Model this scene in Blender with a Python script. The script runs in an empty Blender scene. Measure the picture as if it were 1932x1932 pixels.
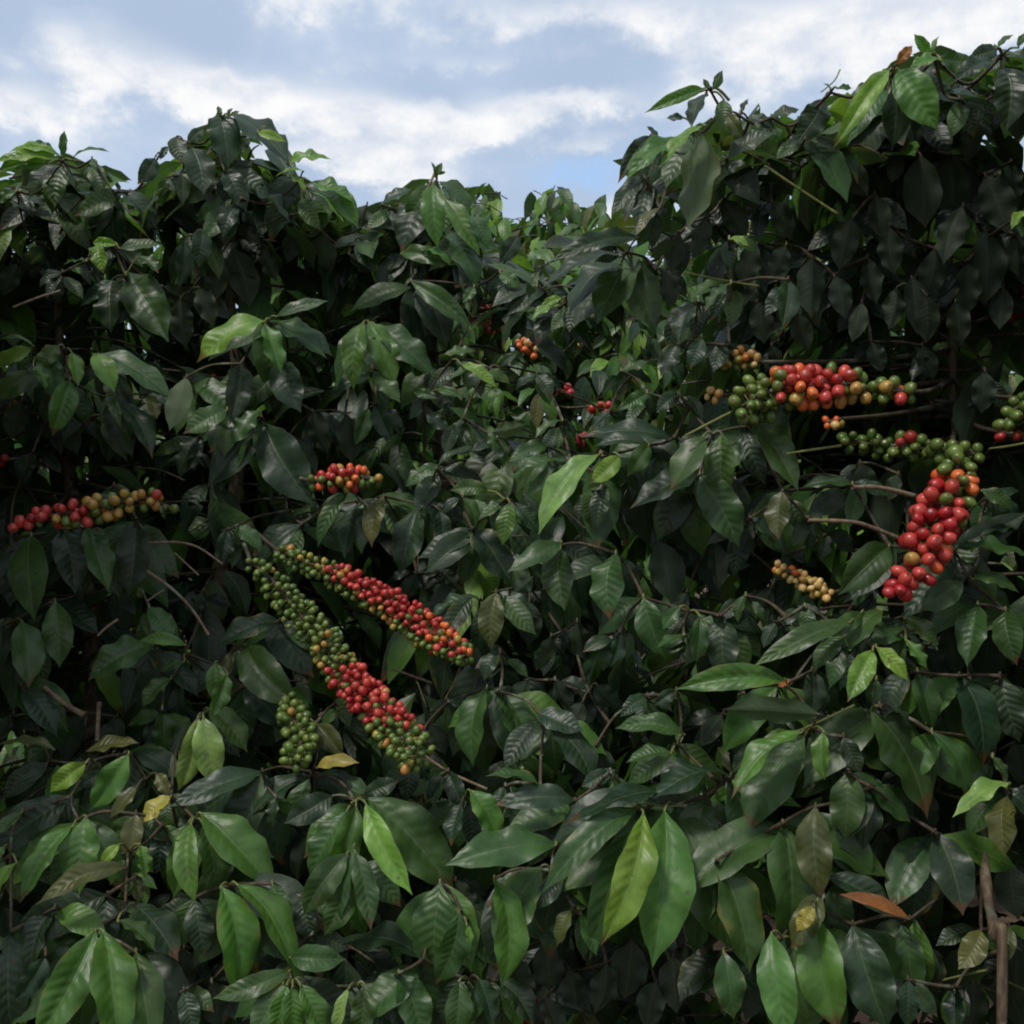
import bpy, math, random
from mathutils import Vector, Matrix, noise
R = math.radians
rnd = random.Random(11)
S = bpy.context.scene
COL = S.collection
V = Vector

# ------------------------------------------------------------------ camera
F = 1896.0                                  # focal length in units of a 1932 px wide frame
PITCH = R(-4)
CAM = V((0, 0, 1.6))
fw = V((0, math.cos(PITCH), math.sin(PITCH)))
up = V((0, -math.sin(PITCH), math.cos(PITCH)))
rt = V((1, 0, 0))
cam = bpy.data.objects.new('camera', bpy.data.cameras.new('camera'))
COL.objects.link(cam)
cam.location = CAM
cam.rotation_euler = (R(90) + PITCH, 0, 0)
cam.data.angle = 2 * math.atan(966 / F)
cam.data.clip_start = 0.05
cam.data.clip_end = 5000
S.camera = cam


def at(px, py, d):
    return CAM + (fw + rt * ((px - 966) / F) + up * ((966 - py) / F)) * d


def proj(p):
    q = p - CAM
    d = q.dot(fw)
    if d < 0.05:
        return None
    return 966 + q.dot(rt) / d * F, 966 - q.dot(up) / d * F, d


GX = [0, 400, 800, 1000, 1250, 1600, 1932]
GY = [150, 500, 900, 1300, 1600, 1932]
GD = [[1.75, 1.70, 1.80, 1.60, 1.30, 1.25, 1.25],
      [1.70, 1.65, 1.75, 1.60, 1.30, 1.25, 1.25],
      [1.50, 1.55, 1.60, 1.45, 1.30, 1.25, 1.25],
      [1.45, 1.45, 1.45, 1.30, 1.25, 1.15, 1.15],
      [1.20, 1.20, 1.20, 1.15, 1.10, 1.10, 1.15],
      [1.02, 1.05, 1.10, 1.10, 1.10, 1.05, 1.10]]


def ramp(xs, ys, x):
    if x <= xs[0]:
        return ys[0]
    for i in range(len(xs) - 1):
        if x <= xs[i + 1]:
            t = (x - xs[i]) / (xs[i + 1] - xs[i])
            return ys[i] + (ys[i + 1] - ys[i]) * t
    return ys[-1]


def d0(px, py):
    return ramp(GY, [ramp(GX, row, px) for row in GD], py)


# ------------------------------------------------------------------ materials
def new_mat(name):
    m = bpy.data.materials.new(name)
    m.use_nodes = True
    nt = m.node_tree
    nt.nodes.clear()
    return m, nt


class NT:
    def __init__(s, nt):
        s.nt = nt

    def n(s, t, **kw):
        x = s.nt.nodes.new(t)
        for k, v in kw.items():
            setattr(x, k, v)
        return x

    def l(s, a, b):
        s.nt.links.new(a, b)

    def put(s, sock, v):
        if isinstance(v, bpy.types.NodeSocket):
            s.l(v, sock)
        elif isinstance(v, (tuple, list)) and len(v) == 3 and sock.type == 'RGBA':
            sock.default_value = (*v, 1)
        else:
            sock.default_value = v

    def math(s, op, a, b=0.0, c=0.0, clamp=False):
        x = s.n('ShaderNodeMath', operation=op)
        x.use_clamp = clamp
        for i, v in enumerate((a, b, c)):
            s.put(x.inputs[i], v)
        return x.outputs[0]

    def mix(s, f, a, b, bt='MIX'):
        x = s.n('ShaderNodeMix', data_type='RGBA', blend_type=bt)
        s.put(x.inputs[0], f)
        s.put(x.inputs[6], a)
        s.put(x.inputs[7], b)
        return x.outputs[2]

    def noise(s, vec, scale, detail=3, rough=0.5, dist=0.0):
        x = s.n('ShaderNodeTexNoise')
        x.inputs['Scale'].default_value = scale
        x.inputs['Detail'].default_value = detail
        x.inputs['Roughness'].default_value = rough
        x.inputs['Distortion'].default_value = dist
        if vec is not None:
            s.l(vec, x.inputs['Vector'])
        return x.outputs['Fac'], x.outputs['Color']

    def sstep(s, v, a, b, lo=0.0, hi=1.0):
        x = s.n('ShaderNodeMapRange', interpolation_type='SMOOTHSTEP')
        s.put(x.inputs[0], v)
        for i, q in enumerate((a, b, lo, hi)):
            x.inputs[i + 1].default_value = q
        return x.outputs[0]


def leaf_material():
    m, nt = new_mat('coffee_leaf')
    N = NT(nt)
    out = N.n('ShaderNodeOutputMaterial')
    tat = N.n('ShaderNodeAttribute', attribute_name='tint')
    tint, rnd_ = tat.outputs['Color'], tat.outputs['Alpha']
    uv = N.n('ShaderNodeUVMap', uv_map='leaf').outputs[0]
    sep = N.n('ShaderNodeSeparateXYZ')
    N.l(uv, sep.inputs[0])
    au = N.math('ABSOLUTE', N.math('SUBTRACT', N.math('MULTIPLY', sep.outputs[0], 2), 1))
    tv = sep.outputs[1]
    pos = N.n('ShaderNodeTexCoord').outputs['Object']
    # lateral veins run from the midrib towards the tip
    ph = N.math('MULTIPLY', N.math('SUBTRACT', tv, N.math('MULTIPLY', au, 0.13)), 2 * math.pi * 10)
    sn = N.math('SINE', ph)
    vein = N.math('POWER', N.math('MULTIPLY_ADD', sn, 0.5, 0.5), 10)
    mid = N.sstep(au, 0.025, 0.075, 1, 0)
    nz, _ = N.noise(pos, 34, 4, .6)
    nz2, _ = N.noise(pos, 11, 3, .5)
    c = N.mix(N.sstep(nz, .3, .75), N.mix(1.0, tint, (.70, .74, .72), 'MULTIPLY'), N.mix(1.0, tint, (1.25, 1.2, 1.15), 'MULTIPLY'))
    c = N.mix(N.sstep(nz2, .55, .8, 0, .5), c, N.mix(1.0, tint, (1.6, 1.35, 1.0), 'MULTIPLY'))
    veincol = N.mix(.35, tint, (.16, .22, .09))
    c = N.mix(N.math('MULTIPLY', vein, .10), c, veincol)
    c = N.mix(N.math('MULTIPLY', mid, .65), c, veincol)
    c = N.mix(N.sstep(au, .90, 1.0, 0, .30), c, veincol)
    sp, _ = N.noise(pos, 120, 2, .5)
    c = N.mix(N.sstep(sp, .66, .72, 0, .6), c, (.09, .075, .04))
    # some leaves have a scorched tip, some a yellowed and nibbled margin
    tipm = N.math('MULTIPLY', N.sstep(N.math('MULTIPLY_ADD', nz, .35, tv), 1.00, 1.10), N.math('GREATER_THAN', rnd_, .80))
    c = N.mix(N.math('MULTIPLY', tipm, .85), c, (.11, .055, .022))
    edm = N.math('MULTIPLY', N.sstep(N.math('MULTIPLY_ADD', nz, 1.6, N.math('MULTIPLY', au, .8)), 1.50, 1.75), N.math('LESS_THAN', rnd_, .13))
    c = N.mix(N.math('MULTIPLY', edm, .55), c, (.20, .17, .04))
    back = N.n('ShaderNodeNewGeometry').outputs['Backfacing']
    under = N.mix(.40, c, (.062, .088, .046))
    c = N.mix(back, c, under)
    p = N.n('ShaderNodeBsdfPrincipled')
    N.l(c, p.inputs['Base Color'])
    rr = N.math('MULTIPLY_ADD', nz, .24, .29)
    N.l(N.math('ADD', rr, N.math('MULTIPLY', back, .25)), p.inputs['Roughness'])
    p.inputs['Specular IOR Level'].default_value = .5
    nz3, _ = N.noise(pos, 55, 2, .5)
    amp = N.math('MULTIPLY', N.math('SUBTRACT', 1, N.math('POWER', au, 3)), N.sstep(nz2, .35, .7, .05, .75))
    h = N.math('ADD', N.math('MULTIPLY', sn, amp), N.math('MULTIPLY', nz3, 2.2))
    h = N.math('SUBTRACT', h, N.math('MULTIPLY', mid, 1.0))
    b = N.n('ShaderNodeBump')
    b.inputs['Strength'].default_value = .34
    b.inputs['Distance'].default_value = .0014
    N.l(N.math('MULTIPLY', h, N.math('MULTIPLY_ADD', back, -.65, 1)), b.inputs['Height'])
    N.l(b.outputs[0], p.inputs['Normal'])
    tr = N.n('ShaderNodeBsdfTranslucent')
    N.l(N.mix(1.0, c, (1.7, 1.9, .75), 'MULTIPLY'), tr.inputs[0])
    ms = N.n('ShaderNodeMixShader')
    ms.inputs[0].default_value = .35
    N.l(p.outputs[0], ms.inputs[1])
    N.l(tr.outputs[0], ms.inputs[2])
    # insect holes in some leaves
    hole = N.math('MULTIPLY', N.math('GREATER_THAN', nz, .69), N.math('MULTIPLY', N.math('GREATER_THAN', rnd_, .50), N.math('LESS_THAN', rnd_, .72)))
    tp = N.n('ShaderNodeBsdfTransparent')
    mh = N.n('ShaderNodeMixShader')
    N.l(hole, mh.inputs[0])
    N.l(ms.outputs[0], mh.inputs[1])
    N.l(tp.outputs[0], mh.inputs[2])
    N.l(mh.outputs[0], out.inputs[0])
    return m


def bark_material(name, a, b):
    m, nt = new_mat(name)
    N = NT(nt)
    out = N.n('ShaderNodeOutputMaterial')
    pos = N.n('ShaderNodeTexCoord').outputs['Object']
    mp = N.n('ShaderNodeMapping')
    mp.inputs['Scale'].default_value = (1, 1, .25)
    N.l(pos, mp.inputs[0])
    f, _ = N.noise(mp.outputs[0], 120, 5, .65)
    g, _ = N.noise(pos, 22, 3, .5)
    c = N.mix(N.sstep(f, .35, .65), a, b)
    c = N.mix(N.sstep(g, .56, .66, 0, .75), c, (.19, .20, .15))
    p = N.n('ShaderNodeBsdfPrincipled')
    N.l(c, p.inputs['Base Color'])
    p.inputs['Roughness'].default_value = .8
    bp = N.n('ShaderNodeBump')
    bp.inputs['Strength'].default_value = .8
    bp.inputs['Distance'].default_value = .003
    N.l(f, bp.inputs['Height'])
    N.l(bp.outputs[0], p.inputs['Normal'])
    N.l(p.outputs[0], out.inputs[0])
    return m


def cherry_material(name, a, b, tipc):
    m, nt = new_mat(name)
    N = NT(nt)
    out = N.n('ShaderNodeOutputMaterial')
    gen = N.n('ShaderNodeTexCoord')
    geo = N.n('ShaderNodeNewGeometry').outputs['Position']
    rn = N.n('ShaderNodeNewGeometry').outputs['Random Per Island']
    f, _ = N.noise(geo, 60, 3, .5)
    c = N.mix(N.sstep(N.math('ADD', N.math('MULTIPLY', f, .6), N.math('MULTIPLY', rn, .5)), .3, .8), a, b)
    at_ = N.n('ShaderNodeAttribute', attribute_name='navel').outputs['Fac']
    c = N.mix(at_, c, tipc)
    p = N.n('ShaderNodeBsdfPrincipled')
    N.l(c, p.inputs['Base Color'])
    p.inputs['Roughness'].default_value = .33
    p.inputs['Subsurface Weight'].default_value = .08
    p.inputs['Subsurface Radius'].default_value = (.004, .0015, .001)
    p.inputs['Subsurface Scale'].default_value = .6
    N.l(p.outputs[0], out.inputs[0])
    return m


def ground_material():
    m, nt = new_mat('soil')
    N = NT(nt)
    out = N.n('ShaderNodeOutputMaterial')
    pos = N.n('ShaderNodeTexCoord').outputs['Object']
    f, _ = N.noise(pos, 3, 6, .6)
    g, _ = N.noise(pos, 40, 4, .6)
    c = N.mix(N.sstep(f, .35, .65), (.05, .028, .016), (.10, .06, .032))
    c = N.mix(N.sstep(g, .5, .7, 0, .7), c, (.13, .095, .05))
    p = N.n('ShaderNodeBsdfPrincipled')
    N.l(c, p.inputs['Base Color'])
    p.inputs['Roughness'].default_value = .95
    b = N.n('ShaderNodeBump')
    b.inputs['Distance'].default_value = .03
    N.l(g, b.inputs['Height'])
    N.l(b.outputs[0], p.inputs['Normal'])
    N.l(p.outputs[0], out.inputs[0])
    return m


LEAF = leaf_material()
TWIG = bark_material('twig_bark', (.040, .030, .018), (.085, .062, .034))
BRANCH = bark_material('branch_bark', (.11, .075, .045), (.21, .15, .095))
TWIGG = bark_material('green_twig', (.10, .12, .03), (.17, .18, .05))
BARK = bark_material('trunk_bark', (.065, .045, .026), (.15, .105, .062))
CH = {
    'r': cherry_material('cherry_red', (.34, .024, .026), (.50, .062, .042), (.20, .03, .015)),
    'k': cherry_material('cherry_crimson', (.26, .010, .014), (.42, .020, .022), (.12, .015, .012)),
    'o': cherry_material('cherry_orange', (.60, .085, .022), (.60, .17, .04), (.28, .10, .03)),
    'y': cherry_material('cherry_turning', (.27, .26, .045), (.42, .19, .045), (.20, .12, .03)),
    'g': cherry_material('cherry_green', (.060, .115, .018), (.125, .18, .034), (.10, .085, .03)),
    'w': cherry_material('cherry_pale', (.60, .34, .11), (.60, .44, .17), (.30, .16, .06)),
}
TINT = {'d': (.025, .054, .025), 'k': (.024, .044, .029), 'm': (.046, .102, .026), 'g': (.078, .178, .032),  # d, k: dark leaf green with some bluish crown shade tinted in
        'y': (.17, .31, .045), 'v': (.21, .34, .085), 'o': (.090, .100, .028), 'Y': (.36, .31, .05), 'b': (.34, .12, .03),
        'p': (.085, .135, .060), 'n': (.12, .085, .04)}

# ------------------------------------------------------------------ mesh collecting
PT = [0, .03, .08, .14, .22, .32, .43, .54, .64, .73, .80, .86, .90, .94, .97, 1]
PW = [.03, .11, .32, .56, .79, .95, 1, .985, .91, .76, .58, .38, .22, .11, .055, 0]


class MB:
    def __init__(s):
        s.v, s.f, s.uv, s.tc, s.mi = [], [], [], [], []

    def leaf(s, B, T, w, N, col, arch=.12, fold=.35, wave=.05, nu=3, nv=9, seed=0, sag=0.0):
        ax = T - B
        L = ax.length
        if L < 1e-4:
            return
        ax.normalize()
        N = (N - ax * N.dot(ax)).normalized()
        i0 = len(s.v)
        rr = random.Random(seed)
        k1, k2 = rr.uniform(1.6, 3.4), rr.uniform(1.6, 3.4)
        p1, p2 = rr.uniform(0, 6.3), rr.uniform(0, 6.3)
        tw = rr.uniform(-.35, .35)
        bend = rr.uniform(-.05, .05)
        side0 = ax.cross(N)
        cen = []
        for j in range(nv + 1):
            t = j / nv
            cen.append(B + ax * L * t + N * (arch * L * 4 * t * (1 - t) * (1.25 - .5 * t)) + side0 * (bend * L * math.sin(math.pi * t)))
        cols = 2 * nu + 1
        col = (*col, rr.random())
        for j in range(nv + 1):
            t = j / nv
            tg = (cen[min(j + 1, nv)] - cen[max(j - 1, 0)]).normalized()
            sd = tg.cross(N).normalized()
            nn = sd.cross(tg)
            ang = tw * (t - .3)
            sd, nn = sd * math.cos(ang) + nn * math.sin(ang), nn * math.cos(ang) - sd * math.sin(ang)
            h = w * .5 * ramp(PT, PW, t)
            for i in range(cols):
                u = i / nu - 1
                a = abs(u)
                k, ph = (k1, p1) if u < 0 else (k2, p2)
                lift = h * a * math.sin(fold) * (1 - .55 * a) + wave * w * a * a * math.sin(2 * math.pi * k * t + ph) * math.sin(math.pi * min(1, t * 1.1))
                edge = 1 + .025 * a * math.sin(2 * math.pi * 2.6 * k * t + ph)
                s.v.append(cen[j] + sd * (h * u * math.cos(fold * .8) * edge) + nn * lift)
        for j in range(nv):
            for i in range(cols - 1):
                q = i0 + j * cols + i
                s.f.append((q, q + 1, q + cols + 1, q + cols))
                s.uv += [(i / (cols - 1), j / nv), ((i + 1) / (cols - 1), j / nv), ((i + 1) / (cols - 1), (j + 1) / nv), (i / (cols - 1), (j + 1) / nv)]
                s.tc += [col] * 4
                s.mi.append(0)

    def tube(s, pts, r0, r1, mi=1, seg=6, knot=0.0):
        n = len(pts)
        i0 = len(s.v)
        ref = V((.31, .22, .92)).normalized()
        for j, p in enumerate(pts):
            tg = (pts[min(j + 1, n - 1)] - pts[max(j - 1, 0)])
            if tg.length < 1e-6:
                tg = V((0, 0, 1))
            tg.normalize()
            a = tg.cross(ref if abs(tg.dot(ref)) < .95 else V((1, 0, 0))).normalized()
            b = tg.cross(a)
            r = r0 + (r1 - r0) * j / max(1, n - 1)
            r *= 1 + knot * (noise.noise(p * 38) + (.5 if j % 4 == 0 else 0))
            for k in range(seg):
                an = 2 * math.pi * k / seg
                s.v.append(p + (a * math.cos(an) + b * math.sin(an)) * r)
        for j in range(n - 1):
            for k in range(seg):
                k2 = (k + 1) % seg
                s.f.append((i0 + j * seg + k, i0 + j * seg + k2, i0 + (j + 1) * seg + k2, i0 + (j + 1) * seg + k))
                s.uv += [(0, 0)] * 4
                s.tc += [(.1, .1, .1, 0)] * 4
                s.mi.append(mi)
        s.f.append(tuple(i0 + (n - 1) * seg + k for k in range(seg)))
        s.uv += [(0, 0)] * seg
        s.tc += [(.1, .1, .1, 0)] * seg
        s.mi.append(mi)

    def build(s, name, mats, parent=None, origin=V((0, 0, 0))):
        me = bpy.data.meshes.new(name)
        me.from_pydata([v - origin for v in s.v], [], s.f)
        for m in mats:
            me.materials.append(m)
        me.polygons.foreach_set('material_index', s.mi)
        me.polygons.foreach_set('use_smooth', [True] * len(s.f))
        ul = me.uv_layers.new(name='leaf')
        ul.data.foreach_set('uv', [c for uv in s.uv for c in uv])
        ca = me.color_attributes.new('tint', 'FLOAT_COLOR', 'CORNER')
        ca.data.foreach_set('color', [c for t in s.tc for c in t])
        me.update()
        o = bpy.data.objects.new(name, me)
        COL.objects.link(o)
        if parent is not None:
            o.parent = parent
        return o


def curve_pts(pts, n):
    """Catmull-Rom through pts, n samples per span."""
    P = [pts[0]] + list(pts) + [pts[-1]]
    out = []
    for i in range(1, len(P) - 2):
        for k in range(n):
            t = k / n
            a, b, c, d = P[i - 1], P[i], P[i + 1], P[i + 2]
            out.append(.5 * ((2 * b) + (c - a) * t + (2 * a - 5 * b + 4 * c - d) * t * t + (-a + 3 * b - 3 * c + d) * t ** 3))
    out.append(pts[-1].copy())
    return out


def jit(c, a=.22):
    k = 1 + rnd.uniform(-a, a)
    h = rnd.uniform(-.12, .12)
    return (c[0] * k * (1 + h), c[1] * k, c[2] * k * (1 - h * .6))


# ------------------------------------------------------------------ measured leaves
# each leaf: stalk end x y, tip x y, width, kind; measured on nine enlarged quarters (offset of each first)
REG = {1: (0, 0), 2: (940, 0), 3: (1880, 0), 4: (0, 940), 5: (940, 940), 6: (1880, 940), 7: (0, 1880), 8: (940, 1880), 9: (1880, 1880)}
LEAVES = {
 1: """345 850 350 715 45 m;300 830 170 775 60 m;330 850 60 830 80 y;340 870 -20 880 90 y;260 890 0 930 90 g;330 900 170 1075 130 d;
 390 870 590 830 75 m;500 865 525 925 45 m;390 950 490 990 80 d;400 1000 620 1120 80 k;640 1040 845 1245 190 d;100 1080 30 1240 95 k;200 1070 90 1235 95 k;90 1040 -20 1110 70 m;
 1195 640 1185 578 30 m;1240 630 1265 590 28 m;1250 630 1300 605 22 o;1180 615 1235 905 185 d;1250 620 1560 880 200 d;1400 720 1550 770 62 y;1410 720 1445 680 40 o;1110 700 1020 775 55 d;
 960 740 990 885 120 d;910 800 870 865 55 d;840 860 750 995 95 d;1040 800 1105 1045 170 d;940 955 955 1050 115 d;1220 930 1335 1145 110 d;
 1340 1050 1565 1205 200 d;1290 1115 1215 1288 160 d;880 1050 1110 1240 210 k;1100 1250 1080 1448 145 d;1000 1305 975 1548 95 d;
 1560 890 1790 868 85 y;1650 930 1500 960 60 y;1550 950 1660 1045 110 y;1690 990 1905 1090 140 g;1690 1050 1855 1198 115 y;1640 1080 1740 1245 85 m;1800 1020 1940 1230 140 g;
 1300 1220 1412 1322 120 k;540 1320 565 1485 155 y;640 1330 510 1320 80 y;650 1350 870 1330 80 m;470 1420 350 1440 60 m;750 1400 855 1482 80 m;
 690 1480 905 1835 205 m;610 1520 605 1795 195 d;690 1600 830 1830 95 d;1440 1745 1090 1960 180 y;1440 1760 1525 2020 135 g;1450 1740 1760 1940 180 m;1500 1720 1770 1640 75 m;
 1260 1340 1350 1655 160 k;1190 1400 1170 1620 140 k;880 1560 1080 1640 90 k;250 1330 120 1480 130 k;100 1430 20 1600 130 k;340 1480 220 1560 90 d;480 1120 600 1250 120 k;1600 1240 1560 1420 120 k;1750 1260 1800 1480 120 k;1420 1330 1500 1520 110 k;980 1620 1010 1880 110 k;1080 1560 1150 1760 110 k;330 900 480 1120 110 k;700 1170 760 1340 130 k;30 1300 -20 1460 120 k""",
 2: """260 1110 415 1030 95 d;545 960 525 882 26 m;550 960 585 886 40 m;560 945 606 935 18 m;480 1085 370 1365 190 d;535 1000 560 1335 135 g;560 985 725 1165 140 m;
 600 1080 782 1375 115 g;625 1250 772 1555 160 m;480 1360 625 1440 120 g;360 1380 640 1440 95 m;730 1170 832 1355 95 m;1655 1290 1190 1420 120 d;1565 1390 1150 1560 135 d;1560 1430 1290 1700 185 d;
 1100 1560 830 1440 95 m;1110 1480 1060 1620 60 m;1900 640 1810 642 60 d;1760 760 1700 688 45 d;1715 740 1550 985 95 d;1900 770 1600 975 130 g;1660 950 1515 1158 95 d;1720 990 1650 1245 95 d;1770 1130 1645 1278 55 o;
 420 1530 735 1770 115 m;130 1290 340 1340 95 k;80 1380 195 1485 110 k;260 1480 380 1640 120 k;1230 1650 1080 1735 70 y;1240 1620 1120 1690 50 y;
 160 1750 110 2105 125 g;185 1750 325 2085 155 g;230 1770 540 2035 160 m;150 1760 20 2100 95 m;
 300 1130 240 1300 130 k;180 1110 100 1250 130 k;1000 1280 900 1420 110 d;1700 1450 1620 1640 130 k;1850 1300 1720 1400 140 k;1800 1480 1850 1660 130 k;450 1620 560 1800 100 k;300 1560 200 1720 120 k;1340 1640 1280 1800 110 d;1480 1600 1560 1760 110 k;900 1480 1010 1560 90 m;760 1560 700 1640 70 m;1500 1300 1380 1480 120 k""",
 3: """190 482 -115 608 75 g;240 485 290 385 70 p;225 480 190 430 30 p;200 510 130 685 155 d;300 540 315 705 115 m;400 610 432 540 75 d;320 625 400 745 115 o;170 715 112 1218 235 p;200 680 -40 905 115 y;
 430 640 575 700 105 d;320 860 565 730 115 d;560 640 705 598 72 d;845 540 700 765 135 d;740 760 640 805 80 d;920 480 992 480 55 m;880 490 840 455 40 m;
 1200 380 905 795 125 y;1190 490 980 775 95 m;1250 380 1455 692 225 g;1240 352 1322 253 62 b;1415 300 1338 190 62 g;1440 295 1470 200 72 g;1480 330 1320 365 115 g;1460 320 1650 330 95 m;
 1785 270 1635 315 95 d;1790 262 1872 192 80 m;1900 260 1940 180 60 m;1770 340 1560 440 105 d;1820 370 1830 705 195 d;1580 540 1805 612 55 d;
 1250 600 1340 842 250 k;1240 830 1215 988 85 k;1370 840 1395 1220 190 k;1530 840 1548 1215 150 k;1720 950 1835 1255 180 k;1600 1120 1500 1422 160 k;1720 1250 1715 1640 160 k;1620 1420 1612 1705 115 k;
 1450 1350 1390 1615 175 k;1000 1180 930 1460 180 k;780 1400 778 1715 140 k;640 1330 560 1510 120 k;1400 1600 1400 1855 155 k;1320 1500 1350 1805 120 k;330 1300 435 1342 62 y;340 1540 205 1685 135 m;1940 1150 1865 1245 75 y;
 560 860 700 1050 190 k;760 830 900 1020 200 k;960 850 1080 1060 190 k;420 930 470 1140 170 k;300 1080 420 1290 170 k;560 1090 660 1290 150 k;1120 1060 1160 1290 160 k;1200 1230 1230 1480 170 k;900 1500 960 1720 140 k;1080 1400 1130 1640 150 k;1560 440 1600 720 190 k;1900 420 1890 760 190 k;1660 640 1620 880 170 k;1860 880 1900 1120 160 k;200 1180 130 1400 170 k;60 1260 20 1480 150 k;480 1320 420 1560 140 k;1880 1280 1900 1500 150 k;1240 1560 1200 1780 130 k;1560 1640 1590 1860 130 k;650 1520 620 1760 130 d;480 1640 520 1860 130 k;1050 1640 1000 1850 130 k;700 1700 760 1900 120 k;150 1640 60 1860 130 d;1820 1560 1800 1780 130 k""",
 4: """175 75 -40 175 105 y;185 65 -20 40 55 g;320 60 195 195 125 m;250 110 300 355 145 m;390 100 422 278 92 y;510 110 617 308 112 y;530 105 930 352 140 m;380 250 288 540 225 g;170 200 -20 345 115 m;180 170 245 300 75 g;
 600 210 720 395 160 d;650 380 818 662 125 d;580 330 652 500 55 m;800 330 850 455 105 o;1015 230 925 510 115 p;1310 160 1250 475 135 d;1235 410 1008 535 160 m;1405 410 1262 592 170 m;1090 560 985 780 180 d;
 1530 150 1632 412 195 d;1440 490 1690 910 230 d;170 1090 187 1530 185 m;330 1060 402 1395 155 d;480 1050 585 1385 155 m;740 1005 700 1405 175 d;300 1450 322 1795 145 m;120 1560 152 1905 155 m;20 1560 -10 1840 165 d;
 810 1480 935 1655 150 m;835 1690 498 1870 190 m;1010 1690 772 1665 75 g;1520 1555 1180 1690 135 d;1340 1690 1612 2010 210 m;1250 1720 1238 1862 60 o;1310 1700 1332 1842 42 o;1170 1780 1185 2010 135 g;1000 1780 870 1830 90 m;
 1640 1030 1400 1245 105 d;1895 850 1735 1145 92 m;1240 1060 1200 1260 110 d;1080 600 1000 640 90 k;1500 620 1440 820 140 k;60 1180 20 1420 130 k;640 1380 660 1600 130 k;1560 960 1640 1120 110 k;180 640 120 760 120 k;330 420 420 640 130 k;120 360 60 560 120 k;1100 1400 1040 1520 100 k;1700 420 1780 640 150 k;1600 560 1720 760 150 k;620 820 560 960 80 d""",
 5: """210 200 352 365 95 m;230 380 312 575 105 d;60 430 95 690 170 k;690 165 872 285 75 y;860 530 1035 490 95 p;860 520 880 640 70 m;555 740 402 805 105 m;560 720 810 648 75 d;835 850 640 850 85 m;1160 610 960 690 95 m;1285 690 945 805 115 m;
 1845 565 1365 560 135 d;1710 610 1430 610 95 d;1435 655 1128 1068 170 v;1550 660 1395 805 100 y;1710 600 1595 765 135 m;955 915 915 1138 135 g;990 930 1115 1085 135 d;750 1060 955 1345 240 d;1235 1130 955 1285 115 m;
 460 880 562 975 145 d;700 885 765 1045 155 m;455 945 360 1290 200 d;270 880 208 1145 105 o;130 900 60 1205 105 d;575 955 602 1215 95 d;1480 830 1432 1045 230 d;1230 1160 1252 1485 180 m;1530 1190 1500 1535 220 m;1680 1430 1795 1745 210 m;
 790 1435 525 1560 135 d;880 1400 858 1695 145 o;1640 770 1705 1125 240 k;1760 1120 1832 1455 210 k;600 110 760 90 70 m;780 190 620 260 70 m;560 300 700 340 60 m;900 180 990 110 70 d;440 320 560 350 60 m;1100 220 1180 340 80 d;930 640 820 700 80 d;
 1080 1320 960 1430 150 k;1340 1100 1380 1300 130 k;450 1300 380 1440 120 k;600 1300 700 1420 140 k;1060 1450 1050 1680 160 k;1320 1560 1360 1760 150 k;760 1640 800 1860 140 k;1550 1620 1500 1800 130 d;1180 1640 1100 1820 150 k;900 1720 820 1880 140 d;1880 1480 1790 1600 120 m;1900 1640 1760 1700 90 m;200 960 150 1160 90 d;1880 900 1840 1120 140 k;1400 860 1330 1010 100 d;1500 420 1400 520 90 d;1700 320 1560 400 90 m;1560 200 1700 150 70 m;700 460 660 560 80 d;500 430 620 520 80 d;1240 470 1100 560 80 m""",
 6: """190 550 18 835 195 m;290 540 292 885 185 m;170 765 372 1135 200 m;450 480 692 835 175 m;400 520 522 805 115 d;1000 818 735 835 85 m;1700 850 1865 948 95 m;1540 1160 1940 975 120 d;1550 1170 1950 1205 155 m;620 850 600 1105 125 o;
 440 1000 625 1185 165 d;760 1000 680 1145 205 d;1200 1150 935 1405 210 m;280 1530 302 1860 230 d;170 1530 150 1775 95 m;80 955 100 1185 210 k;250 1120 272 1375 180 k;1160 1500 985 1710 155 m;1050 1510 830 1640 85 m;990 1560 485 1795 125 m;
 960 1640 795 1835 115 m;740 1480 760 1645 145 m;1280 1540 1455 1685 155 m;1600 1340 1375 1495 145 p;1650 1330 1890 1400 85 m;1680 1470 1625 1790 165 m;1830 1500 1892 1785 155 m;1290 1660 1402 1815 135 g;1110 1715 980 1985 135 y;1130 1700 1295 1875 145 y;
 1300 1180 1200 1300 120 k;900 1060 1000 1180 150 k;1100 1380 950 1460 130 k;560 1380 480 1560 130 k;420 1420 380 1560 110 m;600 1560 520 1700 120 d;1500 1600 1560 1850 150 k;1760 1600 1740 1900 160 k;1780 900 1900 850 70 d;1700 1100 1900 1060 110 d;640 1200 580 1340 120 k;1400 1700 1500 1900 140 k;60 60 -40 220 120 d;180 20 120 180 110 d;330 60 250 200 100 d;1040 700 1120 860 130 k;1250 760 1200 900 110 k;560 60 620 160 90 k;1720 200 1700 420 130 k;1380 60 1440 240 120 k;1100 40 1160 200 120 k;60 330 -60 420 110 d;1000 1480 900 1620 120 k;100 1400 20 1540 120 k""",
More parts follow.
